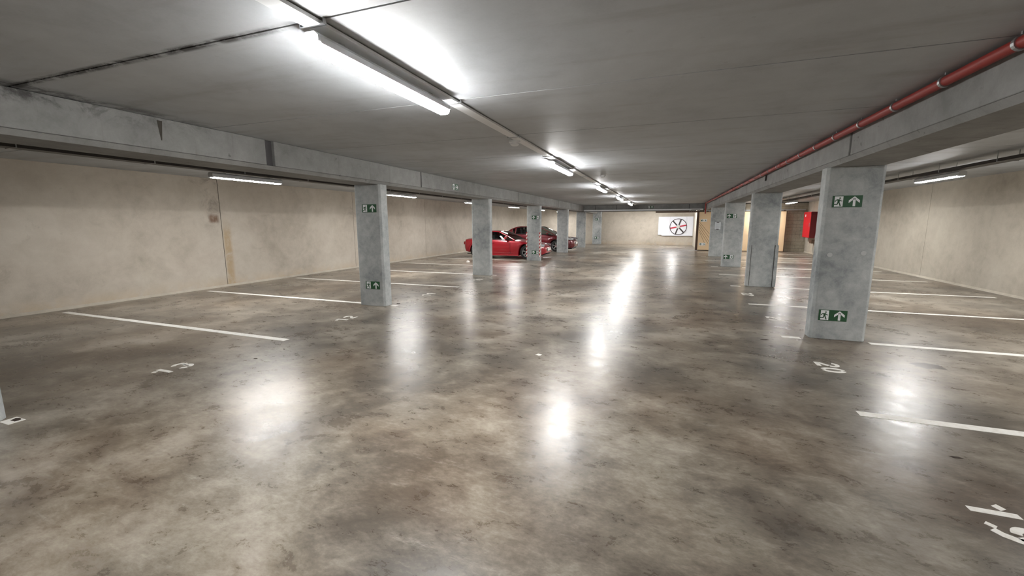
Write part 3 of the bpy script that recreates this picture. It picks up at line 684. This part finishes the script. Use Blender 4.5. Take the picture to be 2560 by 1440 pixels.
# ------------------------------------------------------------------ cars
def lerp(tab, x):
    if x <= tab[0][0]: return tab[0][1]
    for (a, va), (b, vb) in zip(tab[:-1], tab[1:]):
        if x <= b:
            t = (x - a) / (b - a); t = t * t * (3 - 2 * t) * 0.5 + t * 0.5
            return va + (vb - va) * t
    return tab[-1][1]
def car(P, loc, paint, lab):
    """local +x forward, origin on the ground under the rear bumper, centred in y"""
    T = thing('parked_car', loc); tag(T, lab, 'car')
    L, HW, wr = P['L'], P['W'] / 2, P['wr']; WX = P['wheels']
    top = lambda x: lerp(P['top'], x)
    def hw(x): return HW * lerp(P['plan'], x)
    def bot(x): return lerp(P['bot'], x)
    n = 90; rings = []
    for i in range(n + 1):
        x = L * i / n; zt = top(x); zb = bot(x); w = hw(x)
        arch = 0
        for wx in WX:
            dx = abs(x - wx); R = wr + 0.055
            if dx < R: arch = max(arch, wr + math.sqrt(R * R - dx * dx))
        zs = max(zb, min(arch, zt - 0.10))
        h = zt - zs
        sh = zt - 0.10                      # shoulder line height
        mid = zs + (sh - zs) * 0.55
        half = [(0.0, zs if arch == 0 else zs), (w * 0.70, zs), (w * 0.955, zs + 0.002), (w * 0.99, zs + (mid - zs) * 0.45), (w * 1.0, mid), (w * 0.985, sh), (w * 0.945, zt - 0.035), (w * 0.86, zt - 0.008), (w * 0.5, zt + P['crown'] * 0.75), (0.0, zt + P['crown'])]
        rings.append([(x, y, z) for y, z in half] + [(x, -y, z) for y, z in half[-2:0:-1]])
    k = len(rings[0]); vs = [v for r in rings for v in r]; fs = []
    for i in range(n):
        for j in range(k): a = i * k + j; b = i * k + (j + 1) % k; fs.append((a, b, b + k, a + k))
    fs += [tuple(range(k)), tuple(range(n * k, n * k + k))]
    MB().add(vs, fs).build('body', paint, T, smooth=True)
    # greenhouse: one parametric surface, u along the car, v from the belt up over the roof
    g = P['cabin']      # x_rear_base, x_roof_rear, x_roof_front, x_front_base, roof height
    xr, x1, x2, xf, zr = g
    def ctop(x):
        if x < x1: t = (x - xr) / (x1 - xr); return top(xr) + 0.0 + (zr - 0.02 - top(xr)) * math.sin(t * math.pi / 2) ** P['rearpow']
        if x > x2: t = (xf - x) / (xf - x2); return top(xf) + (zr - 0.03 - top(xf)) * (t ** 0.92)
        t = (x - x1) / (x2 - x1); return zr - 0.02 + 0.02 * math.sin(t * math.pi) - 0.01 * t
    def pt(x, v, off=0.0):
        zb = top(x) - 0.02; zt = ctop(x); wb = hw(x) * 0.90; wt = hw(x) * 0.68
        s = max(0.0, zt - zb); f = s / max(0.01, zr - top((x1 + x2) / 2)); wtop = wb + (wt - wb) * min(1, f)
        if v <= 0.62: t = v / 0.62; y = wb + (wtop - wb) * t ** 1.15; z = zb + s * 0.90 * t
        else: t = (v - 0.62) / 0.38; y = wtop * math.cos(t * math.pi / 2) ** 0.8; z = zb + s * (0.90 + 0.10 * math.sin(t * math.pi / 2))
        return (x, y + off * (1 if v < 0.8 else 0.2), z + off * (0.3 if v <= 0.62 else 1))
    def patch(us, vlist, off, sides=(1, -1), full=False):
        m = MB()
        for s in sides:
            vs = []; nu, nv = len(us), len(vlist)
            for x in us:
                for v in vlist: p = pt(x, v, off); vs.append((p[0], s * p[1], p[2]))
            m.add(vs, [(i * nv + j, i * nv + j + 1, (i + 1) * nv + j + 1, (i + 1) * nv + j) for i in range(nu - 1) for j in range(nv - 1)])
        return m
    rng = lambda a, b, n: [a + (b - a) * i / n for i in range(n + 1)]
    # roof skin and pillars around the openings
    roof = patch(rng(x1 - 0.04, x2 + 0.04, 16), rng(0.60, 1.0, 8), 0.0)
    for a, b, va, vb in P['pillars']:
        roof2 = patch(rng(a, b, 8), rng(va, vb, 6), 0.0); o = len(roof.v); roof.v += roof2.v; roof.f += [tuple(i + o for i in f) for f in roof2.f]
    o = roof.build('roof', paint, T, smooth=True); sm = o.modifiers.new('thick', 'SOLIDIFY'); sm.thickness = 0.03; sm.offset = -1
    # raked pillars along windscreen and rear glass edges
    for s in (1, -1):
        m = MB()
        m.tube([(x, s * pt(x, 0.60)[1], pt(x, 0.60)[2]) for x in rng(x2 - 0.02, xf - 0.02, 8)], 0.022, 8)
        m.build('windscreen_pillar', paint, T, smooth=True)
        m = MB(); m.tube([(x, s * pt(x, 0.60)[1], pt(x, 0.60)[2]) for x in rng(xr + 0.02, x1 + 0.02, 8)], 0.03, 8)
        m.build('rear_pillar', paint, T, smooth=True)
    patch(rng(x2 + 0.03, xf - 0.01, 10), rng(0.60, 1.0, 6), 0.004).build('windscreen', M_GLASS, T, smooth=True)
    patch(rng(xr + 0.02, x1 - 0.03, 10), rng(0.60, 1.0, 6), 0.004).build('rear_window', M_GLASS, T, smooth=True)
    for s in (1, -1):
        for a, b in P['side']:
            patch(rng(a, b, 10), rng(0.06, 0.60, 5), 0.003, (s,)).build('side_window', M_GLASS, T, smooth=True)
        # black waist strip
        m = MB().tube([(x, s * (pt(x, 0.03)[1] + 0.006), pt(x, 0.03)[2] + 0.012) for x in rng(xr + 0.3, xf - 0.12, 10)], 0.011, 6); m.build('waist_strip', M_BLACK, T)
        # door shut lines
        for x in P['seams']:
            m = MB().tube([(x, s * (hw(x) * f_ + 0.0015), z) for f_, z in ((0.992, bot(x) + 0.05), (1.0, bot(x) + (top(x) - 0.1 - bot(x)) * 0.55), (0.986, top(x) - 0.10))], 0.005, 6); m.build('door_seam', M_BLACK, T)
        x = P['seams'][0] + 0.22; w = hw(x)
        MB().box(x - 0.09, x + 0.09, min(s * w * 0.985, s * (w + 0.012)), max(s * w * 0.985, s * (w + 0.012)), top(x) - 0.16, top(x) - 0.13).build('door_handle', paint, T, bevel=0.006)
        # mirror
        x = xf - 0.42; w = hw(x)
        mo = MB().lathe([(0.0, -0.10), (0.05, -0.09), (0.066, 0.0), (0.05, 0.09), (0.0, 0.10)], (x, s * (w + 0.06), top(x) + 0.09), (0, 1, 0.1), 14).build('mirror', paint, T, smooth=True)
        MB().tube([(x, s * (w * 0.9), top(x)), (x, s * (w + 0.02), top(x) + 0.07)], 0.016, 8).build('stalk', M_BLACK, mo)
        # sill
        MB().box(WX[0] + wr + 0.06, WX[1] - wr - 0.06, min(s * HW * 0.80, s * HW * 0.975), max(s * HW * 0.80, s * HW * 0.975), bot(L / 2) - 0.03, bot(L / 2) + 0.02).build('sill', M_BLACK if P['darksill'] else paint, T, bevel=0.008)
        # lights
        xh = L - P['lamp'][0]; zh = P['lamp'][1]
        m = MB(); us = rng(xh, L - 0.06, 8); vs = []
        for x in us:
            for dz in (-0.05, 0.0, 0.05): vs.append((x + 0.006, s * (hw(x) * (0.985 - 0.06 * (dz > 0)) + 0.004), zh + dz + (x - L) * -0.10))
        m.add(vs, [(i * 3 + j, i * 3 + j + 1, i * 3 + j + 4, i * 3 + j + 3) for i in range(8) for j in range(2)]); m.build('headlamp', M_HEAD, T, smooth=True)
        MB().box(-0.012, 0.05, min(s * HW * 0.42, s * HW * 0.80), max(s * HW * 0.42, s * HW * 0.80), P['tail'] - 0.07, P['tail'] + 0.07).build('tail_lamp', M_TAIL, T, bevel=0.012)
    # nose: grille, plate, bumper lip
    MB().box(L - 0.03, L + 0.012, -HW * 0.40, HW * 0.40, P['grille'] - 0.07, P['grille'] + 0.06).build('grille', M_BLACK, T, bevel=0.01)
    MB().box(L - 0.02, L + 0.022, -0.26, 0.26, P['grille'] - 0.055, P['grille'] + 0.055).build('number_plate', M_PLATE, T)
    MB().box(-0.02, 0.02, -0.26, 0.26, P['tail'] - 0.24, P['tail'] - 0.13).build('number_plate', M_PLATE, T)
    MB().box(0.12, L - 0.12, -HW * 0.72, HW * 0.72, 0.16, bot(L / 2) + 0.02).build('underbody', M_BLACK, T, bevel=0.03)
    # wheels
    for wx in WX:
        MB().cyl((wx, -HW * 0.62, wr), (wx, HW * 0.62, wr), wr + 0.045, 28).build('wheel_well', M_BLACK, T)
        for s in (1, -1):
            yo = s * (hw(wx) * 0.965); yi = yo - s * 0.21
            w_ = MB().lathe([(wr * 0.66, 0.0), (wr * 0.72, 0.0), (wr * 0.93, 0.004), (wr, 0.03), (wr, 0.18), (wr * 0.93, 0.21), (wr * 0.6, 0.21)], (wx, yo, wr), (0, -s, 0), 36).build('wheel', M_TYRE, T, smooth=True)
            rm = MB().lathe([(wr * 0.60, 0.03), (wr * 0.70, 0.0), (wr * 0.71, 0.012), (wr * 0.63, 0.05), (wr * 0.63, 0.16)], (wx, yo, wr), (0, -s, 0), 36)
            rm.lathe([(0.0, 0.012), (0.05, 0.014), (0.06, 0.03), (0.06, 0.06)], (wx, yo, wr), (0, -s, 0), 20)
            for q in range(5):
                a = 2 * math.pi * q / 5 + 0.3
                for da in (-0.16, 0.16):
                    A = Vector((wx + 0.04 * math.cos(a), yo - s * 0.03, wr + 0.04 * math.sin(a))); B = Vector((wx + wr * 0.66 * math.cos(a + da), yo - s * 0.022, wr + wr * 0.66 * math.sin(a + da)))
                    rm.cyl(A, B, 0.016, 8)
            rm.build('rim', M_RIM, w_, smooth=True)
            MB().cyl((wx, yo - s * 0.09, wr), (wx, yo - s * 0.11, wr), wr * 0.5, 24).build('brake_disc', M_DARKMETAL, w_)
    # seats, dashboard, steering wheel
    for sx in P['seats']:
        for s in (1, -1):
            m = MB().prism([(sx - 0.10, 0.30), (sx + 0.12, 0.30), (sx - 0.02, zr - 0.22), (sx - 0.14, zr - 0.22)], 'y', s * 0.36 - 0.22, s * 0.36 + 0.22)
            m.box(sx - 0.13, sx - 0.04, s * 0.36 - 0.12, s * 0.36 + 0.12, zr - 0.22, zr - 0.10); m.build('seat', M_SEAT, T, bevel=0.03)
    MB().box(xf - 0.72, xf - 0.25, -HW * 0.75, HW * 0.75, top(xf) - 0.2, top(xf) + 0.015).build('dashboard', M_BLACK, T, bevel=0.03)
    return T
C1 = dict(L=4.15, W=1.80, wr=0.318, wheels=(0.74, 3.30), crown=0.03, rearpow=0.8, darksill=False,
    top=[(0, 0.74), (0.10, 0.86), (0.5, 0.88), (1.2, 0.87), (2.3, 0.85), (2.9, 0.82), (3.5, 0.74), (3.9, 0.64), (4.08, 0.54), (4.15, 0.46)],
    plan=[(0, 0.72), (0.12, 0.88), (0.5, 0.98), (0.9, 1.0), (3.0, 0.985), (3.5, 0.95), (3.9, 0.82), (4.08, 0.66), (4.15, 0.50)],
    bot=[(0, 0.42), (0.15, 0.30), (0.5, 0.22), (1.0, 0.17), (3.0, 0.17), (3.6, 0.18), (4.0, 0.20), (4.15, 0.28)],
    cabin=(0.45, 1.35, 1.88, 2.72, 1.275), pillars=[(1.12, 1.30, 0.0, 0.62), (0.72, 1.12, 0.0, 0.62)], side=[(1.30, 2.52)], seams=(1.38, 2.50), lamp=(0.62, 0.60), tail=0.68, grille=0.42, seats=(1.62,))
C2 = dict(L=4.42, W=1.80, wr=0.315, wheels=(0.78, 3.43), crown=0.03, rearpow=0.9, darksill=True,
    top=[(0, 0.78), (0.10, 0.92), (0.5, 0.98), (1.2, 0.98), (2.6, 0.96), (3.3, 0.92), (3.8, 0.83), (4.2, 0.70), (4.36, 0.60), (4.42, 0.50)],
    plan=[(0, 0.76), (0.12, 0.90), (0.5, 0.98), (0.9, 1.0), (3.3, 0.985), (3.8, 0.95), (4.2, 0.82), (4.36, 0.68), (4.42, 0.52)],
    bot=[(0, 0.40), (0.15, 0.30), (0.5, 0.24), (1.0, 0.20), (3.2, 0.20), (3.9, 0.20), (4.3, 0.22), (4.42, 0.30)],
    cabin=(0.30, 1.20, 2.45, 3.38, 1.445), pillars=[(0.95, 1.02, 0.0, 0.62), (1.86, 1.95, 0.0, 0.62), (0.42, 0.80, 0.0, 0.62)], side=[(0.80, 0.95), (1.02, 1.86), (1.95, 3.10)], seams=(1.90, 2.98), lamp=(0.60, 0.70), tail=0.80, grille=0.48, seats=(1.35, 2.15))
car(C1, (-9.0, 18.56, 0), M_CAR1, 'bright red low coupe parked nose out behind two columns').scale = (0.955, 1, 1)
car(C2, (-9.25, 23.75, 0), M_CAR2, 'dark red car parked beyond the bright red coupe')

# ------------------------------------------------------------------ litter on the floor
def scrap(name, x, y, r, h, mat, lab, cat, seed, flat=1.0):
    rr = random.Random(seed); n = 9; vs = []; m = MB()
    ring = [(r * (0.6 + 0.5 * rr.random()) * math.cos(2 * math.pi * i / n), flat * r * (0.6 + 0.5 * rr.random()) * math.sin(2 * math.pi * i / n)) for i in range(n)]
    vs = [(a, b, 0.0) for a, b in ring] + [(a * 0.6, b * 0.6, h * (0.4 + rr.random() * 0.6)) for a, b in ring] + [(0, 0, h * 0.8)]
    fs = [(i, (i + 1) % n, n + (i + 1) % n, n + i) for i in range(n)] + [(n + i, n + (i + 1) % n, 2 * n) for i in range(n)] + [tuple(range(n))[::-1]]
    o = m.add(vs, fs).build(name, mat); o.location = (x, y, 0.0005); tag(o, lab, cat)
scrap('paper_scrap', -1.40, 4.75, 0.05, 0.008, M_PAPER, 'small white paper scrap lying in the middle of the lane', 'litter', 1, 0.8)
scrap('crumpled_paper', -7.73, 15.65, 0.09, 0.09, M_PAPER, 'crumpled white paper ball by the stall line left of the red coupe', 'litter', 2)
scrap('dry_leaf', -4.55, 3.45, 0.035, 0.006, M_LEAF, 'dark dry leaf right of stall number 13', 'leaf', 3, 0.5)
scrap('dry_leaf', -4.55, 3.85, 0.025, 0.006, M_LEAF, 'small dark dry leaf near the end of the line above stall number 13', 'leaf', 4, 0.5)
scrap('dry_leaf', 1.35, 6.45, 0.06, 0.006, M_LEAF, 'dark dry leaf on the floor left of the large signed right column', 'leaf', 5, 0.5)
scrap('paper_scrap', 1.76, 6.58, 0.018, 0.006, M_PAPER, 'tiny white paper bit at the foot of the large signed right column', 'litter', 6)
scrap('dry_leaf', -4.97, 1.62, 0.06, 0.01, M_LEAF, 'dark leaf litter at the foot of the column on the left picture edge', 'leaf', 7, 0.6)
scrap('dry_leaf', -5.0, 6.95, 0.06, 0.01, M_LEAF, 'dark leaf litter at the foot of the first signed left column', 'leaf', 8, 0.4)
scrap('dry_leaf', 1.95, 3.55, 0.05, 0.004, M_LEAF, 'dark leaf below the right line between stalls 19 and 20', 'leaf', 9, 0.4)
scrap('paper_scrap', -4.68, 7.05, 0.02, 0.006, M_PAPER, 'tiny white paper bit right of the first signed left column', 'litter', 10)
scrap('oil_stain', 2.83, 5.85, 0.17, 0.001, M_OIL, 'dark oil stain on the floor of stall 20', 'stain', 11, 0.8)
scrap('oil_stain', -4.7, 8.05, 0.16, 0.001, M_OIL, 'thin dark stain beside the first signed left column', 'stain', 12, 0.25)
